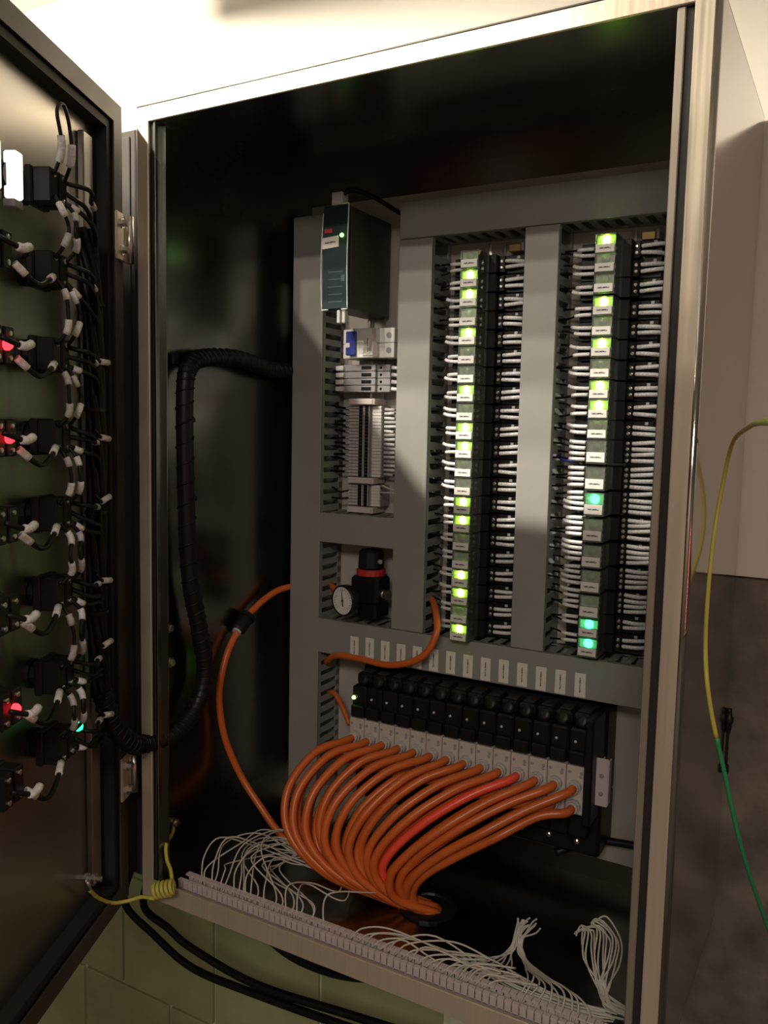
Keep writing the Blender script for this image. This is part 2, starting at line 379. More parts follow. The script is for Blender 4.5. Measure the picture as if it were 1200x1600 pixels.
# lit white lamp blocks in the top row
for k, s in enumerate((0.292, 0.338)):
    t = thing('indicator_lamp', f'bright white lamp block in the top door row, {"nearer the hinge" if k == 0 else "farther from the hinge"}', 'lamp', dw(s, -0.028, 1.02), 'white lamp blocks', rz=-(math.pi/2-th))
    place('collar', body_me, t)
    MB().cbox(-0.008, 0.008, 0.012, 0.028, -0.026, 0.026, 0.002).build('lamp_body', M_lampw, t)
    MB().cbox(-0.01, 0.01, 0.012, 0.026, -0.036, -0.027, 0.001).build('terminal_foot', M_greyp, t)

def sleeve(path_pts, r): return MB().tube(path_pts, r, 8)
# vertical marked jumper wires between rows of the hinge-side column
JG = 'marked jumpers on the door'
for ri in range(7):
    z0, z1 = rows[ri]-0.02, rows[ri+1]+0.02
    for k, s in enumerate((0.254, 0.228)):
        j = random.uniform(-0.006, 0.006)
        pts = spline([dw(s, 0.021, z0+0.008), dw(s+j, 0.032, z0-0.008), dw(s-j, 0.036, (z0+z1)/2), dw(s+j*0.5, 0.034, z1+0.008), dw(s, 0.021, z1-0.008)], 5)
        o = MB().tube(pts, 0.0024, 6).build('jumper_wire', M_blackw)
        tag(o, f'black jumper with white markers between {ORD[ri]} and {ORD[ri+1]} door rows, {"outer" if k == 0 else "hinge side"}', 'wire', JG)
        a, b = (3, 8) if random.random() < 0.6 else (4, 8)
        MB().tube(pts[a:b], 0.0042, 8).build('marker_sleeve', M_sleeve if random.random() < 0.6 else M_greysl, o)
        MB().tube(pts[12:17], 0.0042, 8).build('marker_sleeve', M_sleeve if random.random() < 0.6 else M_greysl, o)
# top loop
pts = spline([dw(0.254, 0.021, 1.032), dw(0.262, 0.035, 1.06), dw(0.275, 0.036, 1.095), dw(0.258, 0.036, 1.108), dw(0.243, 0.036, 1.085), dw(0.236, 0.034, 1.055), dw(0.228, 0.021, 1.03)], 6)
o = tag(MB().tube(pts, 0.0022, 6).build('loop_wire', M_blackw), 'thin black wire looped above the top door block', 'wire')
MB().tube(pts[3:9], 0.0045, 8).build('marker_sleeve', M_sleeve, o); MB().tube(pts[27:33], 0.0045, 8).build('marker_sleeve', M_sleeve, o)
# row wires to the hinge-side bundle
for ri, z in enumerate(rows):
    for k in range(3):
        zo = (k-1)*0.012
        sag = random.uniform(0.005, 0.03)
        pts = spline([dw(0.22, 0.018, z+zo), dw(0.205, 0.03+0.006*k, z+zo-sag*0.6), dw(0.165, 0.026, z+zo-sag), dw(0.135, 0.018, z+zo-sag*0.8-0.01), dw(0.116, 0.01, z-0.05)], 6)
        o = MB().tube(pts, 0.003, 6).build('row_wire', M_blackw)
        tag(o, f'black wire from {ORD[ri]} door row to hinge bundle, {("lowest", "middle", "upper")[k]} of three', 'wire', 'door row wires')
        if k != 1: MB().tube(pts[2:6] if k == 0 else pts[13:17], 0.0042, 8).build('marker_sleeve', M_sleeve if random.random() < 0.7 else M_greysl, o)
    pts = spline([dw(0.35, 0.022, z-0.012), dw(0.33, 0.036, z-0.03), dw(0.3, 0.034, z-0.022), dw(0.262, 0.022, z-0.01)], 6)
    if ri > 0:
        o = tag(MB().tube(pts, 0.003, 6).build('link_wire', M_blackw), f'black link wire between the two blocks of the {ORD[ri]} door row', 'wire', 'door link wires')
        MB().tube(pts[0:4], 0.0045, 8).build('marker_sleeve', M_sleeve, o); MB().tube(pts[14:18], 0.0045, 8).build('marker_sleeve', M_sleeve, o)
    if ri in (1, 2, 3, 4, 5, 6, 7):
        pts = spline([dw(0.395, 0.03, z+0.006), dw(0.378, 0.045, z-0.002), dw(0.362, 0.046, z+0.002), dw(0.352, 0.036, z-0.004)], 5)
        o = tag(MB().tube(pts, 0.003, 6).build('tail_wire', M_blackw), f'short marked wire across the far block of the {ORD[ri]} door row', 'wire', 'door tail wires')
        MB().tube(pts[4:10], 0.0048, 8).build('marker_sleeve', M_sleeve, o)
# door bundle and the sleeved harness into the cabinet
pb = spline([dw(0.125, 0.0, 1.0), dw(0.118, 0.004, 0.9), dw(0.113, 0.006, 0.7), dw(0.115, 0.004, 0.5), dw(0.116, 0.01, 0.36)], 8)
o = thing('door_bundle', 'thick bundle of black wires running down the hinge side of the door', 'wire bundle')
for k in range(7):
    a = 2*math.pi*k/6; rr = 0 if k == 6 else 0.009
    q = [p + Vector((math.cos(a+0.25*i)*rr, math.sin(a+0.25*i)*rr, 0)) for i, p in enumerate(pb)]
    MB().tube(q, 0.0055, 6).build('strand', M_blackw, o)
for z in (0.9, 0.76, 0.62, 0.48): MB().lathe([(0, 0.0155), (0.005, 0.0155)], dw(0.115, 0.005, z), (0, 0, 1), 12).build('cable_tie', M_black, o)
for z in (0.826, 0.726, 0.639, 0.531, 0.44, 0.342):
    c = dw(0.136, 0.022, z); e = dw(0.118, 0.026, z+random.uniform(-0.006, 0.006))
    MB().tube([c, e], 0.0042, 8).build('marker_sleeve', M_sleeve, o)
    MB().tube(spline([dw(0.15, 0.018, z+0.012), c, e, dw(0.108, 0.02, z-0.006), dw(0.11, 0.006, z-0.03)], 5), 0.0026, 6).build('branch_wire', M_blackw, o)
hp = spline([dw(0.116, 0.01, 0.37), dw(0.1, 0.02, 0.315), dw(0.062, 0.03, 0.275), (0.014, -0.012, 0.254), (0.03, 0.035, 0.257), (0.032, 0.085, 0.285), (0.033, 0.108, 0.341), (0.031, 0.096, 0.418), (0.03, 0.076, 0.506),
             (0.03, 0.067, 0.659), (0.03, 0.066, 0.80), (0.029, 0.082, 0.84), (0.028, 0.125, 0.853), (0.028, 0.2, 0.856), (0.03, 0.28, 0.845), (0.034, 0.345, 0.845), (0.045, 0.385, 0.845)], 10)
hs = thing('wire_harness', 'thick black spiral-wrapped harness bridging door and cabinet wall', 'cable')
MB().tube(hp, 0.0135, 14).build('harness_sleeve', M_black, hs)
hel = []; N = len(hp)*5
for i in range(N):
    u = i/(N-1)*(len(hp)-1); k = min(int(u), len(hp)-2); p = hp[k].lerp(hp[k+1], u-k); tg = (hp[k+1]-hp[k]).normalized()
    a1 = tg.orthogonal().normalized() if k == 0 and i == 0 else (a1 - tg*a1.dot(tg)).normalized()
    b1 = tg.cross(a1); an = i*0.62
    hel.append(p + (a1*math.cos(an) + b1*math.sin(an))*0.0138)
MB().tube(hel, 0.0016, 5).build('spiral_wrap', M_black, hs)
MB().cbox(0.002, 0.02, 0.05, 0.066, 0.835, 0.853, 0.002).build('clamp', M_black, hs)
for k in (52, 66, 88, 96): MB().cbox(hp[k].x-0.002, hp[k].x+0.006, hp[k].y+0.012, hp[k].y+0.019, hp[k].z-0.003, hp[k].z+0.004, 0.001).build('tie_head', M_black, hs)

# unseen strip lamp fixture behind the door, with a plate added to block light
sl = thing('strip_lamp', 'unseen long strip lamp with added light-blocking plate behind the open door', 'lamp', (-0.0186, -0.012, 0), rz=-(math.pi/2-th))
MB().cbox(0.03, 1.15, -0.37, -0.25, 1.622, 1.65, 0.003).build('housing', M_dkpaint, sl)
MB().cbox(0.03, 0.62, -0.258, -0.25, 1.583, 1.622, 0.001).build('light_blocker', M_dkpaint, sl)  # plate added to keep the beams off the upper wall
for q in (0.25, 1.0): MB().tube([(q, -0.3, 1.65), (q, -0.3, 1.685)], 0.006, 8).build('hanger', M_screw, sl)

# ------------------------------------------------------------------ slotted wiring ducts
PY, FY = 0.405, 0.33
finger_v = MB().box(-0.001, 0.001, 0, PY-FY-0.008, -0.0055, 0.0055).mesh('finger', M_duct)
finger_w = MB().box(-0.001, 0.001, 0, PY-FY-0.008, -0.0065, 0.0065).mesh('finger', M_duct)
finger_h = MB().box(-0.0055, 0.0055, 0, PY-FY-0.008, -0.001, 0.001).mesh('finger', M_duct)
def duct(x0, x1, z0, z1, label, vertical, sides, pitch=0.0235, fin=None):
    t = thing('wiring_duct', label, 'wiring duct', ((x0+x1)/2, PY, z0), 'slotted grey wiring ducts')
    cx, hw, L = (x0+x1)/2, (x1-x0)/2, z1-z0
    X0, X1 = -hw, hw
    dy = FY-PY
    c = MB().cbox(X0-0.001, X1+0.001, dy-0.001, dy+0.003, 0, L, 0.001)
    if vertical: c.box(X0-0.001, X0+0.001, dy+0.001, dy+0.010, 0, L).box(X1-0.001, X1+0.001, dy+0.001, dy+0.010, 0, L)
    else: c.box(X0, X1, dy+0.001, dy+0.010, 0, 0.002).box(X0, X1, dy+0.001, dy+0.010, L-0.002, L)
    c.build('cover', M_duct, t)
    b = MB().box(X0, X1, -0.003, 0, 0, L)
    if vertical: b.box(X0, X0+0.002, -0.012, -0.003, 0, L).box(X1-0.002, X1, -0.012, -0.003, 0, L)
    else: b.box(X0, X1, -0.012, -0.003, 0, 0.002).box(X0, X1, -0.012, -0.003, L-0.002, L)
    b.build('base', M_duct, t)
    if vertical:
        n = int(L/pitch)
        for s in sides:
            for k in range(n): place('finger', fin or finger_w, t, ((X0+0.001) if s < 0 else (X1-0.001), dy+0.006, pitch*(k+0.5)))
    else:
        n = int((x1-x0)/pitch)
        for s in sides:
            for k in range(n): place('finger', finger_h, t, (X0+pitch*(k+0.5), dy+0.006, 0.001 if s < 0 else L-0.001))
    return t
duct(0.044, 0.106, 0.075, 1.114, 'grey slotted duct running down the left edge of the plate', True, (1,), 0.0198, finger_v)
duct(0.259, 0.318, 0.401, 1.056, 'grey slotted duct between terminal blocks and left relay column', True, (1, -1))
duct(0.478, 0.530, 0.401, 1.056, 'grey slotted duct between the two relay columns', True, (1, -1))
duct(0.692, 0.750, 0.401, 1.056, 'grey slotted duct right of the right relay column behind the rim', True, (-1,))
duct(0.259, 0.760, 1.057, 1.117, 'grey horizontal duct above both relay columns', False, (-1,))
duct(0.107, 0.258, 0.540, 0.593, 'short grey duct between terminal blocks and pressure regulator', False, (1, -1))
bd = duct(0.107, 0.760, 0.337, 0.400, 'long grey horizontal duct with fourteen white stickers', False, (1, -1))
lab_me = MB().cbox(-0.0086, 0.0086, -0.0005, 0.0005, -0.019, 0.019, 0.0004).mesh('sticker', M_lab2)
for k in range(14):
    place('sticker', lab_me, bd, (0.185 + 0.0314*k - (0.107+0.760)/2, FY-PY-0.0016, 0.0215 + random.uniform(-0.001, 0.001)))

# ------------------------------------------------------------------ DIN rails
def rail(x, z0, z1, label):
    t = thing('mounting_rail', label, 'rail', (x, PY, z0), 'steel mounting rails')
    L = z1-z0
    m = MB().box(-0.0175, -0.0125, -0.0075, -0.0065, 0, L).box(0.0125, 0.0175, -0.0075, -0.0065, 0, L)
    m.box(-0.0135, -0.0125, -0.0075, 0, 0, L).box(0.0125, 0.0135, -0.0075, 0, 0, L).box(-0.0125, 0.0125, -0.001, 0, 0, L)
    m.build('rail_profile', M_screw, t)
rail(0.402, 0.403, 1.052, 'steel rail behind the left relay column')
rail(0.612, 0.403, 1.052, 'steel rail behind the right relay column')
rail(0.178, 0.596, 1.10, 'steel rail behind power supply and terminal blocks')

# ------------------------------------------------------------------ relays
col1 = [1.0053, 0.9712, 0.9418, 0.9133, 0.8827, 0.8549, 0.826, 0.796, 0.7669, 0.7357, 0.7093, 0.6819, 0.6502, 0.6195, 0.5886, 0.5606, 0.5316, 0.4992, 0.4699, 0.4425, 0.4098]
# even out the left column so that neighbours just touch
n1 = len(col1); col1 = [1.0037 + (0.4108-1.0037)*i/(n1-1) for i in range(n1)]
lit1 = {1, 2, 4, 7, 9, 10, 13, 14, 17, 18, 20}
col2 = [1.009, 0.9821, 0.9533, 0.9216, 0.8925, 0.8624, 0.832, 0.8015, 0.773, 0.7437, 0.7095, 0.6702, 0.6324, 0.5934, 0.5542, 0.5166, 0.4787, 0.447, 0.4176]
lit2 = {0, 3, 5, 7, 8}; teal2 = {12, 17, 18}
def relay_meshes(h, hh):
    d = {}
    # clear cover: thin open box (five walls)
    c = MB(); x, z = 0.0148, h/2; t = 0.0009; y0, y1 = 0.0, 0.045
    c.box(-x, x, y0, y0+t, -z, z).box(-x, -x+t, y0+t, y1, -z, z).box(x-t, x, y0+t, y1, -z, z).box(-x+t, x-t, y0+t, y1, z-t, z).box(-x+t, x-t, y0+t, y1, -z, -z+t)
    d['cover'] = c.mesh('cover', M_cover)
    i = MB().cbox(-0.0125, 0.0125, 0.016, 0.044, -z+0.003, z-0.003, 0.001)
    i.cbox(-0.0105, 0.0105, 0.012, 0.016, -z+0.004, -z*0.1, 0.001)
    d['coil'] = i.mesh('coil', M_coil)
    d['front'] = MB().cbox(-0.0137, 0.0137, 0.0048, 0.007, -0.001, z-0.0012, 0.0006).mesh('inner_plate', M_reflect)
    dome = [(0, 0.0068), (0.001, 0.0066), (0.0022, 0.0052), (0.003, 0.0022), (0.0033, 0.0003)]
    for nm, mt in (('led', M_led), ('ledt', M_ledt), ('ledoff', M_ledoff)):
        d[nm] = MB().lathe(dome, (0, 0.0050, 0), (0, -1, 0), 14).mesh('led', mt)
    d['label'] = MB().cbox(-0.0135, 0.0135, -0.0005, 0.0005, -hh/2, hh/2, 0.0003).mesh('label', M_lab)
    # socket with stepped terminal wings
    s = MB().cbox(-0.02, 0.026, 0.047, 0.09, -z, z, 0.0008)
    s.cbox(-0.052, -0.02, 0.06, 0.092, -z, z, 0.0008).cbox(0.026, 0.066, 0.066, 0.092, -z, z, 0.0008)
    s.cbox(0.026, 0.036, 0.058, 0.066, -z+0.002, z-0.002, 0.0008)
    d['socket'] = s.mesh('socket_body', M_black)
    d['tagp'] = MB().cbox(-0.0025, 0.0025, -0.0006, 0.0006, -0.0022, 0.0022, 0.0004).mesh('number_tag', M_greysl)
    return d
RA = relay_meshes(0.0284, 0.0118); RB = relay_meshes(0.0345, 0.0145)
scr_f = MB().lathe([(0, 0.003), (0.0012, 0.003), (0.0018, 0.002)], (0, 0, 0), (0, -1, 0), 8).mesh('terminal_screw', M_screw)
# shared wire meshes
def wire_right(k):
    rnd = random.Random(50+k); dz = rnd.uniform(-0.0025, 0.0025); dy = rnd.uniform(-0.001, 0.004); lift = rnd.uniform(-0.002, 0.001)
    p = spline([(0, 0, 0), (0.006, -0.002+lift, 0), (0.024, -0.001+lift, dz*0.6), (0.036, 0.003+dy, dz), (0.048, 0.006+dy, dz*1.3)], 5)
    return MB().tube(p, 0.0016, 6).mesh('wire', M_blackw), MB().tube(p[4:16], 0.0031, 8).mesh('marker_sleeve', M_sleeve)
def wire_left(k):
    rnd = random.Random(150+k); dz = rnd.uniform(-0.006, 0.006); dy = rnd.uniform(-0.003, 0.004)
    p = spline([(0, 0, 0), (-0.006, -0.002, 0), (-0.026, -0.001, dz*0.2), (-0.042, 0.004+dy, dz), (-0.062, 0.006+dy, dz*1.3)], 5)
    q = p[4:12] if k % 3 else p[3:14]
    return MB().tube(p, 0.0016, 6).mesh('wire', M_blackw), MB().tube(q, 0.0029, 8).mesh('marker_sleeve', M_sleeve)
WR = [wire_right(k) for k in range(6)]; WL = [wire_left(k) for k in range(6)]
blue_w = M_blue
def relay_column(cx, zs, lit, teal, big, cname):
    for i, lz in enumerate(zs):
        isb = i in big; S = RB if isb else RA
        h = 0.0345 if isb else 0.0284
        z = lz + (0.0082 if isb else 0.0066)
        ordn = ORD[i]
        st = 'lit yellow-green' if i in lit else ('lit teal-green' if i in teal else 'unlit')
        t = thing('relay', f'clear plug-in relay, {st}, {ordn} from top of {cname} column', 'relay', (cx, 0.305, z), f'relays of the {cname} column')
        place('cover', S['cover'], t); place('coil', S['coil'], t); place('inner_plate', S['front'], t)
        place('led', S['led'] if i in lit else S['ledt'] if i in teal else S['ledoff'], t, (0.0, 0, h*0.22))
        place('label', S['label'], t, (-0.0004, -0.0008, lz - z + 0.0005))
        s = thing('relay_socket', f'black relay socket, {ordn} from top of {cname} column', 'relay socket', (cx, 0.305, z), f'sockets of the {cname} column')
        place('socket_body', S['socket'], s)
        nw = 4 if isb else 2
        zz = [0.0047, -0.0047] if nw == 2 else [h*(k+0.5)/nw - h/2 for k in range(nw)][::-1]
        for k, dz in enumerate(zz):
            for x, y in ((0.031, 0.058), (-0.03, 0.06)): place('terminal_screw', scr_f, s, (x, y, dz))
        place('number_tag', S['tagp'], s, (0.056, 0.0655, h/2-0.0035))
        for k, dz in enumerate(zz):
            pos = ('upper', 'lower')[k] if nw == 2 else ('top', 'second', 'third', 'bottom')[k]
            for side in (1, -1):
                v = WR if side > 0 else WL
                wm, sm = v[random.randrange(6)]
                lo = (cx+0.034, 0.305+0.061, z+dz) if side > 0 else (cx-0.027, 0.305+0.054, z+dz)
                wv = place('terminal_wire', wm, None, lo)
                tag(wv, f'white-marked wire at {pos} {"right" if side > 0 else "left"} terminal, {ordn} relay of {cname} column', 'wire', f'marked wires of the {cname} column')
                sv = place('marker_sleeve', sm, wv)
relay_column(0.396, col1, lit1, set(), set(), 'left')
relay_column(0.608, col2, lit2, teal2, set(range(10, 17)), 'right')
# brass end stops at the top of both columns
for x, nm in ((0.447, 'left'), (0.655, 'right')):
    t = thing('end_stop', f'small brass and grey end stop above the {nm} relay column', 'end stop', (x, 0.37, 1.036), 'rail end stops')
    MB().cbox(-0.012, 0.008, 0, 0.03, -0.006, 0.006, 0.001).build('stop_body', M_brass, t)
    MB().cbox(0.009, 0.014, -0.002, 0.03, -0.006, 0.007, 0.001).build('stop_clip', M_greyp, t)
# one blue wire left of the right column
o = tag(MB().tube(spline([(0.528, 0.372, 0.708), (0.54, 0.362, 0.703), (0.553, 0.358, 0.702), (0.57, 0.36, 0.705)], 6), 0.0022, 8).build('blue_wire', M_blue), 'short blue wire entering the duct beside the right relay column', 'wire')

# ------------------------------------------------------------------ power supply
ps = thing('power_supply', 'slim upright power supply with dark teal front and green light', 'power supply', (0.178, 0.26, 0.938))
MB().cbox(-0.0245, 0.0245, 0.006, 0.138, 0.002, 0.165, 0.0015).build('housing', M_liptone, ps)
MB().cbox(-0.025, 0.025, -0.002, 0.007, 0, 0.167, 0.002).build('front_panel', M_teal, ps)
e = MB()
e.tube(spline([(0.0255, -0.003, 0.0), (0.024, -0.003, 0.045), (0.0235, -0.003, 0.09), (0.0255, -0.003, 0.167)], 6), 0.0011, 6)
e.tube(spline([(-0.0245, -0.003, 0.0), (-0.0265, -0.003, 0.045), (-0.0265, -0.003, 0.1), (-0.0235, -0.003, 0.155)], 6), 0.0008, 6)
e.tube([(-0.0245, -0.003, 0), (-0.012, -0.003, 0)], 0.0011, 6).tube([(0.014, -0.003, 0.0), (0.0255, -0.003, 0)], 0.0011, 6).tube([(0.012, -0.003, 0.167), (0.0255, -0.003, 0.167)], 0.0011, 6)
e.build('edge_trim', M_pale, ps)
MB().cbox(-0.016, 0.016, -0.0005, 0.0005, -0.009, 0.009, 0.0003).build('sticker', M_lab3, ps, (-0.0095, -0.0028, 0.108)).rotation_euler.y = R(-4)
MB().cbox(-0.021, -0.006, -0.0032, -0.0025, 0.123, 0.130, 0.0003).build('red_logo', M_red, ps)
MB().lathe([(0, 0.0032), (0.0015, 0.0032), (0.003, 0.0012)], (0.0125, -0.002, 0.118), (0, -1, 0), 10).build('pilot_light', M_pin_g, ps)
pr = MB()
for k in range(5): pr.box(-0.012, 0.014, -0.0023, -0.0019, 0.012+0.012*k, 0.0135+0.012*k)
pr.box(0.012, 0.019, -0.0024, -0.0019, 0.045, 0.055)
pr.build('front_print', mat('dim_print', (0.06, 0.1, 0.1), 0.5), ps)
MB().cbox(-0.01, 0.01, 0.0, 0.02, 0.167, 0.188, 0.001).build('top_plug', M_greysl, ps)
for dx in (0.006, 0.016): MB().cbox(dx-0.003, dx+0.003, 0.0, 0.01, -0.022, -0.001, 0.001).build('bottom_ferrule', M_greysl, ps)
o = tag(MB().tube(spline([(0.186, 0.268, 1.124), (0.2, 0.275, 1.13), (0.222, 0.3, 1.123), (0.24, 0.34, 1.11), (0.262, 0.375, 1.095)], 8), 0.004, 8).build('supply_cable', M_blackw), 'black cable arching from the top of the power supply', 'cable')
# plate and clip seen at right of the supply
o = thing('rail_clip', 'dark clip on the rail right of the power supply', 'clip', (0.235, 0.39, 1.0))
MB().cbox(-0.006, 0.012, -0.006, 0.014, -0.02, 0.02, 0.001).build('clip_body', M_black, o); MB().cbox(-0.006, 0.012, -0.008, -0.006, 0.021, 0.024, 0.0005).build('clip_edge', M_pale, o)

# ------------------------------------------------------------------ circuit breaker
cb = thing('circuit_breaker', 'white two-pole circuit breaker with blue toggle below the power supply', 'circuit breaker', (0.189, 0.345, 0.866))
for k in range(2):
    z = 0.0005 + 0.0255*k
    b = MB().cbox(-0.052, -0.032, 0.006, 0.055, z, z+0.025, 0.001).cbox(-0.032, 0.022, -0.004, 0.055, z, z+0.025, 0.001).cbox(0.022, 0.052, 0.004, 0.055, z, z+0.025, 0.001)
    b.build('pole_body', M_white, cb)
    MB().lathe([(0, 0.0052), (0.001, 0.0052), (0.0012, 0.0035)], (0.042, 0.0045, z+0.0125), (0, -1, 0), 12).build('terminal_screw', M_greyp, cb)
MB().cbox(-0.037, -0.018, -0.010, -0.003, 0.005, 0.046, 0.001).build('toggle', M_blue, cb)
MB().cbox(-0.036, -0.028, -0.0115, -0.0095, 0.018, 0.026, 0.0005).build('toggle_mark', M_white, cb)
MB().cbox(-0.0105, 0.0105, -0.0005, 0.0005, -0.018, 0.018, 0.0003).build('sticker', M_lab2, cb, (0.005, -0.0048, 0.022))
MB().cbox(0.013, 0.0215, -0.0046, -0.0038, 0.001, 0.05, 0.0003).build('tan_band', M_beige, cb)

# ------------------------------------------------------------------ fuse terminals, end brackets, terminal blocks
def terminal(name, label, x0, x1, zc, hz, group, marker=None, ends=False):
    t = thing(name, label, name.replace('_', ' '), ((x0+x1)/2, 0.36, zc), group)
    hw = (x1-x0)/2
    b = MB().cbox(-hw, hw, 0.006, 0.038, -hz, hz, 0.0006).cbox(-hw*0.62, hw*0.5, 0.0, 0.006, -hz, hz, 0.0006)
    b.build('body', M_greyp if ends else M_termg, t)
    return t, hw
for k in range(4):
    zc = 0.851 - 0.0122*k
    t, hw = terminal('fuse_terminal', f'grey fuse terminal, {ORD[k]} of four below the circuit breaker', 0.12, 0.225, zc, 0.0056, 'fuse terminals', ends=True)
    MB().cbox(-0.014+0.012, 0.006+0.012, -0.001, 0.001, -0.003, 0.003, 0.0005).build('fuse_window', M_black, t)
    MB().cbox(-hw-0.004, -hw+0.012, 0.0, 0.008, -0.004, 0.004, 0.0008).build('marker', M_white, t)
    MB().lathe([(0, 0.0025), (0.001, 0.002)], (-0.03, 0.006, 0), (0, -1, 0), 8).build('test_hole', M_black, t)
    MB().lathe([(0, 0.0025), (0.001, 0.002)], (0.034, 0.006, 0), (0, -1, 0), 8).build('test_hole', M_black, t)
    o = tag(MB().tube(spline([(0.222, 0.372, zc), (0.232, 0.368, zc), (0.246, 0.37, zc-0.002), (0.262, 0.375, zc-0.003)], 5), 0.0016, 6).build('fuse_wire', M_blackw), f'marked wire at the right of the {ORD[k]} fuse terminal', 'wire', 'fuse wires')
    MB().tube([(0.227, 0.369, zc), (0.246, 0.37, zc-0.002)], 0.0034, 8).build('marker_sleeve', M_sleeve, o)
    o = tag(MB().tube(spline([(0.118, 0.374, zc), (0.11, 0.376, zc-0.002), (0.1, 0.378, zc-0.004)], 4), 0.0022, 6).build('fuse_wire', M_blackw), f'black wire at the left of the {ORD[k]} fuse terminal', 'wire', 'fuse wires')
for k, (z, nm) in enumerate(((0.7915, 'above the long terminal strip'), (0.6525, 'between the two terminal strips'), (0.600, 'below the short terminal strip'))):
    t = thing('end_bracket', f'pale grey end bracket {nm}', 'end bracket', (0.176, 0.36, z), 'end brackets')
    MB().cbox(-0.028, 0.026, -0.006, 0.036, -0.0055, 0.0055, 0.001).build('bracket_body', M_beige, t)
    MB().cbox(-0.024, 0.022, -0.0075, -0.006, -0.0045, 0.0045, 0.0005).build('marker_plate', M_trough, t)
tb_me = MB().cbox(-0.034, 0.034, 0.008, 0.038, -0.0028, 0.0028, 0.0004).cbox(-0.010, 0.012, 0.0, 0.008, -0.0028, 0.0028, 0.0004).mesh('terminal_body', M_termg)
tm_me = MB().cbox(0.016, 0.0335, 0.0045, 0.0085, -0.0026, 0.0026, 0.0005).mesh('terminal_marker', M_white)
tsl = MB().cbox(-0.0035, 0.0035, -0.0006, 0.0006, -0.0026, 0.0026, 0.0002).mesh('jumper_slot', M_black)
tg_me = MB().cbox(-0.0325, -0.013, 0.0055, 0.0085, -0.0022, 0.0022, 0.0004).mesh('clamp_lever', M_greysl)
def strip(n, ztop, zbot, nm, group):
    for k in range(n):
        z = ztop + (zbot-ztop)*(k+0.5)/n
        t = thing('terminal_block', f'{ORD[k]} terminal block from top of the {nm} terminal strip', 'terminal block', (0.176, 0.36, z), group)
        place('terminal_body', tb_me, t); place('terminal_marker', tm_me, t); place('jumper_slot', tsl, t, (-0.005, -0.0002, 0)); place('jumper_slot', tsl, t, (0.007, -0.0002, 0)); place('clamp_lever', tg_me, t)
strip(22, 0.785, 0.659, 'long', 'long terminal strip'); strip(7, 0.645, 0.607, 'short', 'short terminal strip')
for k in range(16):
    z = 0.779 - 0.0076*k; dz = random.uniform(-0.004, 0.004)
    o = tag(MB().tube(spline([(0.207, 0.378, z), (0.216, 0.372, z), (0.238, 0.371, z+dz*0.4), (0.252, 0.375, z+dz), (0.266, 0.379, z+dz*1.5)], 5), 0.0014, 6).build('strip_wire', M_blackw),
            f'{ORD[k]} marked wire from top right of the long terminal strip', 'wire', 'terminal strip right wires')
    MB().tube([(0.213, 0.372, z), (0.238+random.uniform(-0.006, 0.004), 0.371, z+dz*0.4)], 0.0026, 8).build('marker_sleeve', M_sleeve if k % 3 else M_greysl, o)
for k in range(12):
    z = 0.779 - 0.0102*k; dz = random.uniform(-0.006, 0.006)
    o = tag(MB().tube(spline([(0.145, 0.376, z), (0.136, 0.372, z), (0.122, 0.373, z+dz*0.5), (0.098, 0.378, z+dz)], 5), 0.0022, 6).build('strip_wire', M_blackw),
            f'{ORD[k]} black wire from top left of the long terminal strip', 'wire', 'terminal strip left wires')
    MB().tube([(0.146, 0.372, z), (0.133, 0.372, z+dz*0.2)], 0.0026, 8).build('marker_sleeve', M_greysl, o)
for k in range(2):
    o = tag(MB().tube(spline([(0.207, 0.37, 0.64-0.008*k), (0.222, 0.352, 0.646-0.012*k), (0.238, 0.356, 0.64-0.006*k), (0.262, 0.375, 0.637-0.004*k)], 6), 0.0015, 6).build('strip_wire', M_wirew), f'{"upper" if k == 0 else "lower"} pale looped wire right of the short terminal strip', 'wire', 'pale strip wires')
for k in range(2):
    o = tag(MB().tube(spline([(0.15, 0.37, 0.635-0.015*k), (0.13, 0.36, 0.63-0.012*k), (0.112, 0.366, 0.636-0.018*k), (0.098, 0.378, 0.635-0.018*k)], 6), 0.0018, 6).build('strip_wire', M_blackw), f'{"upper" if k == 0 else "lower"} black wire left of the short terminal strip', 'wire', 'black strip wires')

# ------------------------------------------------------------------ pressure regulator
rg = thing('pressure_regulator', 'black pressure regulator with red ring and white dial gauge', 'pressure regulator', (0.206, 0.35, 0.41))
MB().cbox(-0.028, 0.028, -0.03, 0.02, 0.03, 0.078, 0.006).build('regulator_body', M_black, rg)
MB().lathe([(0, 0.026), (0.010, 0.026), (0.011, 0.024)], (0, -0.004, 0.078), (0, 0, 1), 20).build('red_ring', M_red, rg)
MB().lathe([(0, 0.021), (0.003, 0.023), (0.03, 0.022), (0.034, 0.018)], (0, -0.004, 0.089), (0, 0, 1), 20).build('adjust_knob', M_black, rg)
MB().cbox(-0.02, 0.02, -0.02, 0.03, 0.0, 0.03, 0.004).build('filter_bowl', M_black, rg)
ga = MB().lathe([(0, 0.008), (0.02, 0.008), (0.02, 0.0265), (0.034, 0.0275), (0.036, 0.026), (0.036, 0.0245), (0.033, 0.0245)], (-0.014, -0.028, 0.038), (-0.25, -1, 0), 24).build('gauge_case', M_black, rg)
ax = Vector((-0.25, -1, 0)).normalized(); gc = Vector((-0.014, -0.028, 0.038)) + ax*0.0336
u = Vector((0, 0, 1)); v = ax.cross(u)
def disc_pts(rad, a): return gc + (v*math.sin(a) + u*math.cos(a))*rad
MB().lathe([(0, 0.0243), (0.0006, 0.0243)], gc, ax, 24).build('dial', M_dial, ga)
tk = MB()
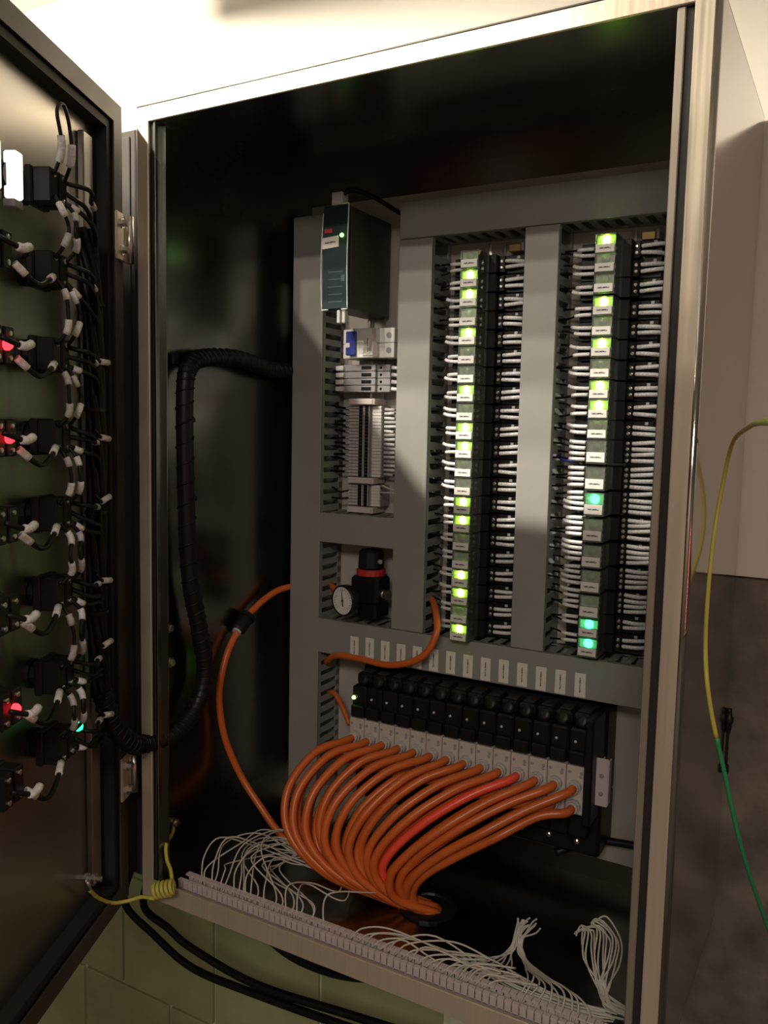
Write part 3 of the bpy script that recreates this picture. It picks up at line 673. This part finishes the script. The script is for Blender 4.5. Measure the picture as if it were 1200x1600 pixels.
for k in range(21):
    a = R(-135 + 270*k/20); L = 0.0045 if k % 5 == 0 else 0.0025
    tk.tube([disc_pts(0.0205, a)+ax*0.0008, disc_pts(0.0205-L, a)+ax*0.0008], 0.0004, 4)
tk.build('tick_marks', M_dark, ga)
MB().tube([disc_pts(-0.010, R(8))+ax*0.0015, disc_pts(0.004, R(8))+ax*0.0015, disc_pts(0.019, R(8))+ax*0.0015], [0.0012, 0.0011, 0.0003], 6).build('needle', M_dark, ga)
MB().lathe([(0.001, 0.0022), (0.003, 0.0018)], gc, ax, 10).build('needle_hub', M_dark, ga)
ft = MB().lathe([(0, 0.008), (0.008, 0.008), (0.008, 0.0065), (0.014, 0.0065), (0.014, 0.0085), (0.018, 0.0085)], (0.026, -0.012, 0.048), (1, -0.3, 0), 12).build('side_fitting', M_screw, rg)
MB().lathe([(0, 0.004), (0.005, 0.004)], (0.021, -0.012, 0.104), (1, -0.6, 0.1), 8).build('vent_cap', M_greyp, rg)

# ------------------------------------------------------------------ solenoid valve bank
VX0, VP = 0.2215, 0.0296
mf = thing('valve_manifold', 'black manifold rail carrying the bank of solenoid valves', 'manifold', (0.42, 0.40, 0.09))
MB().cbox(-0.225, 0.215, -0.075, 0.0, 0.0, 0.09, 0.004).build('manifold_body', M_black, mf)
MB().cbox(-0.225, 0.215, -0.055, 0.0, 0.09, 0.235, 0.004).build('manifold_back', M_black, mf)
MB().cbox(0.199, 0.212, -0.125, -0.0, 0.07, 0.235, 0.003).build('end_block', M_black, mf)
for k in range(4): MB().lathe([(0, 0.004), (0.002, 0.004), (0.003, 0.002)], (0.045+0.045*k, -0.0752, 0.02), (0, -1, 0), 8).build('port_screw', M_screw, mf)
MB().lathe([(0, 0.017), (0.001, 0.017)], (0, 0, 0), (0, -1, 0), 20).build('oval_label', M_greysl, mf, (0.165, -0.0765, 0.05)).scale = (1, 1, 0.36)
eb = thing('end_plate', 'pale mounting plate with two screws at the right end of valve bank', 'bracket', (0.6405, 0.302, 0.187))
MB().cbox(-0.0095, 0.0095, -0.003, 0.0, 0, 0.074, 0.001).cbox(0.0085, 0.0105, -0.002, 0.012, 0.002, 0.072, 0.0008).cbox(-0.0095, -0.0075, -0.001, 0.09, 0.01, 0.06, 0.0008).build('plate', M_trough, eb)
for z in (0.02, 0.048): MB().lathe([(0.003, 0.0035), (0.0045, 0.0035), (0.005, 0.002)], (0, 0, z), (0, -1, 0), 8).build('plate_screw', M_greyp, eb)
vb = MB().cbox(-0.0142, 0.0142, -0.015, 0.06, 0.05, 0.105, 0.003).cbox(-0.0142, 0.0142, 0.0, 0.06, 0.105, 0.124, 0.004)
vb.cbox(-0.0125, 0.0125, -0.022, 0.0, 0.052, 0.072, 0.002).cbox(-0.0142, 0.0142, 0.0, 0.06, -0.07, 0.05, 0.002)
vb_me = vb.mesh('valve_body', M_black)
cap_me = MB().lathe([(0, 0.0105), (0.006, 0.0105), (0.008, 0.008), (0.009, 0.004)], (0, 0.003, 0.112), (0, -1, 0.5), 14).mesh('coil_cap', M_black)
pb_me = MB().cbox(-0.0142, 0.0142, -0.022, 0.0, -0.024, 0.05, 0.0012).mesh('port_block', M_beige)
fit_me = MB().lathe([(0, 0.0102), (0.008, 0.0102), (0.008, 0.0088), (0.012, 0.0092), (0.0145, 0.0085), (0.0145, 0.006)], (0, 0, 0), (0, -1, 0), 16).mesh('push_fitting', M_greysl)
hole_me = MB().lathe([(0, 0.0026), (0.0008, 0.0026), (0.0012, 0.0016)], (0, 0, 0), (0, -1, 0), 8).mesh('port_screw', M_greyp)
ov_me = MB().lathe([(0, 0.0022), (0.0015, 0.0022), (0.002, 0.001)], (0, 0, 0), (0, -1, 0), 8).mesh('override_button', M_greysl)
tab_me = MB().cbox(-0.009, 0.009, -0.001, 0.03, -0.001, 0.001, 0.0004).mesh('top_tab', M_dkpaint)
for i in range(14):
    x = VX0 + VP*i
    t = thing('solenoid_valve', f'black solenoid valve with beige port block, {ORD[i]} from left in the bank', 'valve', (x, 0.302, 0.198), 'solenoid valves')
    place('valve_body', vb_me, t); place('coil_cap', cap_me, t); place('port_block', pb_me, t)
    for z in (0.02, -0.01): place('push_fitting', fit_me, t, (0, -0.022, z))
    for x_, z_ in ((-0.009, 0.041), (0.009, 0.041), (0.0085, 0.036)): place('port_screw', hole_me, t, (x_, -0.022, z_))
    place('override_button', ov_me, t, (-0.004, -0.0155, 0.086))
    place('top_tab', tab_me, t, (0.0, 0.012, 0.1245))
    if i == 0:
        MB().lathe([(0, 0.0035), (0.002, 0.003), (0.003, 0.001)], (-0.010, -0.0152, 0.084), (0, -1, 0), 10).build('pilot_light', M_pin_g, t)
# orange tubes
K0 = [(0.188, 0.205, 0.208), (0.170, 0.155, 0.160), (0.190, 0.132, 0.100), (0.256, 0.140, 0.049), (0.344, 0.17, 0.022), (0.41, 0.20, -0.006)]
K10 = [(0.468, 0.212, 0.196), (0.412, 0.172, 0.155), (0.366, 0.150, 0.105), (0.350, 0.149, 0.065), (0.366, 0.163, 0.028), (0.41, 0.20, -0.006)]
K13 = [(0.565, 0.222, 0.192), (0.515, 0.188, 0.163), (0.460, 0.173, 0.125), (0.412, 0.168, 0.080), (0.388, 0.176, 0.040), (0.415, 0.205, -0.006)]
lerp = lambda a, b, t: Vector(a).lerp(Vector(b), t)
for i in range(14):
    for row in (0, 1):
        x = VX0 + VP*i; z = 0.218 if row == 0 else 0.188
        ii = i + (0.45 if row else 0)
        mid = [lerp(a, b, ii/10.0) if ii <= 10 else lerp(b, c, min(1.05, (ii-10)/3.45)) for a, b, c in zip(K0, K10, K13)]
        jit = Vector((random.uniform(-0.005, 0.005), random.uniform(-0.010, 0.012), random.uniform(-0.005, 0.005)))
        mid = [p + jit*(0.5 if k in (0,) else 1.0) + Vector((0, 0.012*row, -0.012*row))*(1 if k < 3 else 0.4) for k, p in enumerate(mid)]
        mid[-1] = Vector((0.405 + 0.02*math.cos(i*1.7+row), 0.203 + 0.014*math.sin(i*1.7+row), -0.001))
        pts = spline([(x, 0.276, z), (x-0.004, 0.25, z-0.001)] + mid, 7)
        is_redlit = (i == 10 and row == 0)
        o = MB().tube(pts, 0.0067, 10).build('air_tube', M_redlit_tube if is_redlit else M_orange)
        tag(o, f'{"red-lit-coloured" if is_redlit else "orange"} air tube from {"upper" if row == 0 else "lower"} port of {ORD[i]} valve', 'tube', 'air tubes')
# gland in the floor of the cabinet
gl = thing('cable_gland', 'dark round gland where the orange tubes leave the cabinet floor', 'gland', (0.405, 0.203, 0.002))
MB().lathe([(0, 0.045), (0.004, 0.045), (0.004, 0.036), (0.001, 0.034)], (0, 0, 0), (0, 0, 1), 20).build('gland_ring', M_black, gl)
# separate hose on the left wall
hz = thing('supply_hose', 'orange hose with black coupling arching along the left cabinet wall', 'hose')
hp2 = spline([(0.06, 0.385, 0.452), (0.035, 0.328, 0.448), (0.022, 0.302, 0.439), (0.016, 0.263, 0.421), (0.016, 0.224, 0.397), (0.015, 0.189, 0.358), (0.015, 0.169, 0.312), (0.015, 0.165, 0.268), (0.02, 0.175, 0.204), (0.04, 0.191, 0.139), (0.08, 0.194, 0.092), (0.13, 0.191, 0.052), (0.2, 0.19, 0.018), (0.3, 0.195, 0.010)], 7)
MB().tube(hp2, 0.006, 10).build('hose', M_orange, hz)
c0 = Vector((0.016, 0.224, 0.397)); cd = Vector((0, 0.039, 0.030)).normalized()
MB().lathe([(-0.016, 0.011), (-0.012, 0.013), (0.012, 0.013), (0.013, 0.0155), (0.02, 0.0155), (0.021, 0.011)], c0, cd, 14).build('coupling', M_black, hz)
MB().lathe([(-0.02, 0.0085), (-0.016, 0.0085)], c0, cd, 12).build('coupling_ring', M_greysl, hz)
o = tag(MB().tube(spline([(0.3, 0.388, 0.455), (0.325, 0.355, 0.452), (0.352, 0.315, 0.436), (0.360, 0.298, 0.412), (0.346, 0.292, 0.380), (0.318, 0.292, 0.360), (0.27, 0.298, 0.346), (0.205, 0.308, 0.345), (0.15, 0.325, 0.338), (0.118, 0.345, 0.318), (0.098, 0.372, 0.305)], 7), 0.0058, 10).build('short_hose', M_orange), 'orange hose curving in front of the stickered duct', 'hose')
o = tag(MB().tube(spline([(0.098, 0.38, 0.455), (0.12, 0.36, 0.452), (0.15, 0.352, 0.448), (0.19, 0.35, 0.445)], 6), 0.0055, 10).build('short_hose', M_orange), 'short orange hose from left duct into the pressure regulator', 'hose')
o = tag(MB().tube(spline([(0.098, 0.38, 0.245), (0.118, 0.37, 0.25), (0.14, 0.36, 0.235), (0.165, 0.35, 0.205)], 6), 0.005, 10).build('short_hose', M_orange), 'short orange hose at the lower left duct beside the first valve', 'hose')
# black cable right of the manifold
o = tag(MB().tube(spline([(0.56, 0.345, 0.072), (0.59, 0.36, 0.085), (0.62, 0.378, 0.094), (0.68, 0.385, 0.098), (0.76, 0.392, 0.1)], 6), 0.0062, 10).build('black_cable', M_blackw), 'black cable leaving the right end of the valve manifold', 'cable')

# ------------------------------------------------------------------ white trough and loose wires on the cabinet floor
tr = thing('wire_trough', 'white slotted trough along the front of the cabinet floor', 'wiring duct', (0.05, 0.026, 0.002))
MB().box(0, 0.68, 0, 0.026, 0, 0.004).box(0, 0.68, 0.0, 0.0015, 0.004, 0.014).box(0, 0.68, 0.0245, 0.026, 0.004, 0.014).build('trough_base', M_trough, tr)
tooth = MB().box(-0.0041, 0.0041, -0.0008, 0.0008, 0, 0.012).box(-0.0045, 0.0045, -0.001, 0.005, 0.012, 0.0145).mesh('finger', M_trough)
tooth_b = MB().box(-0.0041, 0.0041, -0.0008, 0.0008, 0, 0.012).box(-0.0045, 0.0045, -0.008, 0.001, 0.012, 0.0145).mesh('finger', M_trough)
for k in range(68):
    place('finger', tooth, tr, (0.005+0.01*k, 0.0008, 0.013)); place('finger', tooth_b, tr, (0.005+0.01*k, 0.0252, 0.013))
def wires(n, gen, label, r=0.0013, mt=M_wirew, cat='wire'):
    for k in range(n):
        o = MB().tube(spline(gen(k, n), 6), r, 5).build('spare_wire', mt)
        tag(o, label(k), cat, 'loose white wires on the cabinet floor')
rn = random.uniform
def g_left(k, n):
    x = 0.075 + 0.011*k + rn(-0.008, 0.008); pk = rn(0.035, 0.075) * (1 if k < 15 else 0.6)
    if k % 3 == 0: return [(x, 0.045, 0.02), (x-0.012, 0.065, 0.045+rn(0, 0.01)), (x-0.015+rn(-0.02, 0.02), 0.105+rn(-0.02, 0.02), pk+0.012), (x+0.03, 0.15+rn(-0.02, 0.02), pk*0.75), (min(x+0.09, 0.27), 0.19+rn(-0.02, 0.02), 0.03), (min(x+0.15, 0.31), 0.235, 0.008)]
    return [(x, 0.045, 0.02), (x-0.004+rn(-0.012, 0.006), 0.062, 0.036+rn(0, 0.012)), (0.06+0.42*x+rn(-0.02, 0.02), 0.105+rn(-0.015, 0.02), pk*0.9+0.008), (0.09+0.3*x+rn(-0.02, 0.03), 0.165+rn(-0.02, 0.02), pk), (0.17+rn(0, 0.05), 0.2+rn(-0.02, 0.03), 0.025+rn(0, 0.02)), (0.28, 0.24+rn(-0.03, 0.03), 0.008)]
wires(22, g_left, lambda k: f'thin white wire, {ORD[k]} in the tangle left of the orange tubes')
def g_run(k, n):
    a = 0.36 + 0.012*k; y = 0.052 + rn(0, 0.035)
    return [(a, 0.042, 0.022), (a+0.02, 0.05, 0.036+rn(0, 0.01)), (a+0.07, y, 0.03+rn(-0.005, 0.016)), (0.55+rn(-0.02, 0.03), y+0.004, 0.016+rn(0, 0.02)), (0.63+rn(-0.02, 0.03), y+rn(-0.01, 0.01), 0.012+rn(0, 0.016)), (0.72+rn(-0.01, 0.02), 0.07+rn(0, 0.03), 0.01+rn(0, 0.01))]
wires(18, g_run, lambda k: f'thin white wire, {ORD[k]} of those lying along the right trough')
def g_mid(k, n):
    tx = 0.572 + rn(-0.004, 0.028); tz = 0.058 + rn(-0.004, 0.012)
    return [(0.60+0.012*k+rn(-0.01, 0.01), 0.046, 0.018), (0.615+0.008*k, 0.07, 0.036+rn(-0.004, 0.006)), (0.60+0.003*k, 0.105, 0.026), (0.584+rn(-0.005, 0.005), 0.135, 0.022), (0.574+rn(-0.004, 0.006), 0.15, 0.034), (tx-0.002, 0.152, tz-0.008), (tx+0.006, 0.150, tz+0.003)]
wires(10, g_mid, lambda k: f'thin white wire, {ORD[k]} of the upright tuft below the valve bank')
def g_mid2(k, n):
    return [(0.50+0.015*k, 0.046, 0.02), (0.52+0.012*k, 0.07, 0.028), (0.545+0.007*k, 0.105, 0.022), (0.565+rn(-0.003, 0.005), 0.138, 0.022), (0.570+rn(-0.003, 0.005), 0.15, 0.045), (0.572+rn(-0.004, 0.012), 0.152, 0.064)]
wires(6, g_mid2, lambda k: f'thin white wire, {ORD[k]} sweeping from the trough up to the left tuft')
def g_right(k, n):
    a = k/(n-1)
    return [(0.76, 0.10+rn(-0.01, 0.01), 0.018), (0.715+rn(-0.008, 0.008), 0.11+rn(-0.01, 0.01), 0.014), (0.690+0.012*a+rn(-0.005, 0.005), 0.13, 0.022), (0.664+0.05*a, 0.145+rn(-0.008, 0.008), 0.05+rn(-0.004, 0.004)), (0.662+0.052*a, 0.15, 0.078+rn(-0.003, 0.006)), (0.658+0.035*a+rn(-0.006, 0.006), 0.15+rn(-0.006, 0.006), 0.075+0.028*a), (0.650+0.03*a+rn(-0.004, 0.004), 0.15, 0.066+0.03*a)]
wires(14, g_right, lambda k: f'thin white wire, {ORD[k]} of the curled tuft beside the right rim')

# ------------------------------------------------------------------ earth wires
ew = thing('earth_wire', 'coiled green-yellow earth wire linking the door bolt and cabinet wall', 'wire')
a = [(0.012, 0.057, 0.098), (0.02, 0.045, 0.088), (0.035, 0.016, 0.086), (0.048, 0.004, 0.070), (0.066, -0.006, 0.060)]
coil = []
c0, c1 = Vector((0.083, -0.018, 0.046)), Vector((0.052, -0.030, 0.036)); axd = (c1-c0).normalized(); e1 = axd.orthogonal().normalized(); e2 = axd.cross(e1)
for k in range(5*14+1):
    an = 2*math.pi*k/14; coil.append(c0.lerp(c1, k/70.0) + (e1*math.cos(an) + e2*math.sin(an))*0.0105)
b = [(0.036, -0.038, 0.026), (0.018, -0.05, 0.02), (0.008, -0.07, 0.024), (0.012, -0.10, 0.048), (0.024, -0.127, 0.078)]
sa = spline(a + [tuple(coil[0])], 6); sb = spline([tuple(coil[-1])] + b, 6)
MB().tube(sa[:-1] + coil + sb[1:], 0.0029, 8).build('insulation', M_yellow, ew)
MB().tube([(0.012, 0.057, 0.098), sa[3]], 0.0036, 8).build('lug', M_screw, ew); MB().tube([sb[-1], sb[-1]+Vector((0.002, -0.004, 0.016))], 0.0036, 8).build('lug', M_screw, ew)
p0 = dw(0.15, -0.01, 0.105)
for nm, pp, axs in (('wall', Vector((0.002, 0.057, 0.1)), (1, 0, 0)), ('door', sb[-1]+Vector((-0.03, -0.012, 0.016)), tuple(dw(0, 1, 0)-dw(0, 0, 0)))):
    t = thing('earth_bolt', f'small steel earth bolt on the {nm} holding the green-yellow wire', 'bolt', pp, 'earth bolts')
    MB().lathe([(0, 0.004), (0.05 if nm == 'door' else 0.02, 0.004)], (0, 0, 0), axs, 10).build('stud', M_screw, t)
    for d in ((0.008, 0.026, 0.036) if nm == 'door' else (0.003, 0.011)): MB().lathe([(d, 0.0075), (d+0.005, 0.0075)], (0, 0, 0), axs, 6).build('nut', M_screw, t)
sw = spline([(0.93, -0.56, 0.752), (0.9, -0.397, 0.754), (0.872, -0.18, 0.756), (0.85, -0.034, 0.754), (0.82, 0.097, 0.738), (0.8055, 0.144, 0.685), (0.8005, 0.131, 0.617), (0.81, 0.048, 0.549), (0.8235, -0.03, 0.511), (0.832, -0.034, 0.465), (0.845, -0.022, 0.406), (0.865, 0.013, 0.306), (0.89, 0.094, 0.185), (0.92, 0.2, 0.05)], 10)
es = thing('earth_cable', 'long green-yellow earth wire hanging beside the polished cabinet side', 'wire')
MB().tube(sw[:96], 0.0024, 8).build('yellow_stretch', M_yellow, es)
MB().tube(sw[95:], 0.0024, 8).build('green_stretch', M_green, es)
# dark cable stub hanging at the cabinet's back edge
o = thing('cable_stub', 'short black cable stub hanging at the rear corner of the cabinet side', 'cable', (0.7975, 0.424, 0.27))
MB().tube(spline([(0, 0, 0.062), (0.001, 0, 0.045), (0.0, 0, 0.03), (0.0, 0, -0.03)], 5), [0.004]*4+[0.006]*4+[0.0045]*3+[0.002]*5, 8).build('stub', M_black, o)
MB().cbox(-0.003, 0.004, -0.006, 0.006, -0.04, -0.026, 0.002).build('stub_end', M_black, o)
# black cables under the cabinet
for k, P in enumerate([[(-0.02, 0.0, -0.03), (-0.16, 0.14, -0.14), (-0.308, 0.25, -0.234), (-0.228, 0.25, -0.277), (-0.126, 0.25, -0.312), (0.017, 0.25, -0.31), (0.229, 0.25, -0.296), (0.4, 0.25, -0.28)],
                       [(-0.01, 0.02, -0.03), (-0.13, 0.14, -0.13), (-0.254, 0.25, -0.224), (-0.19, 0.25, -0.25), (-0.126, 0.25, -0.272), (0.032, 0.25, -0.290), (0.229, 0.262, -0.282), (0.4, 0.262, -0.265)]]):
    P = [(P[2][0]-0.03, 0.3, P[2][2]+0.05)] + P[2:]
    o = tag(MB().tube(spline(P, 8), 0.0075, 10).build('floor_cable', M_blackw), f'{"lower" if k == 0 else "upper"} of two black cables sagging across the green tiles', 'cable', 'black cables under the cabinet')
o = tag(MB().tube(spline([(-0.1, 0.39, -0.27), (-0.036, 0.4, -0.318), (0.044, 0.4, -0.333), (0.15, 0.4, -0.322), (0.26, 0.39, -0.27), (0.33, 0.36, -0.16)], 8), 0.0075, 10).build('floor_cable', M_blackw), 'black cable hugging the underside of the cabinet rim', 'cable', 'black cables under the cabinet')
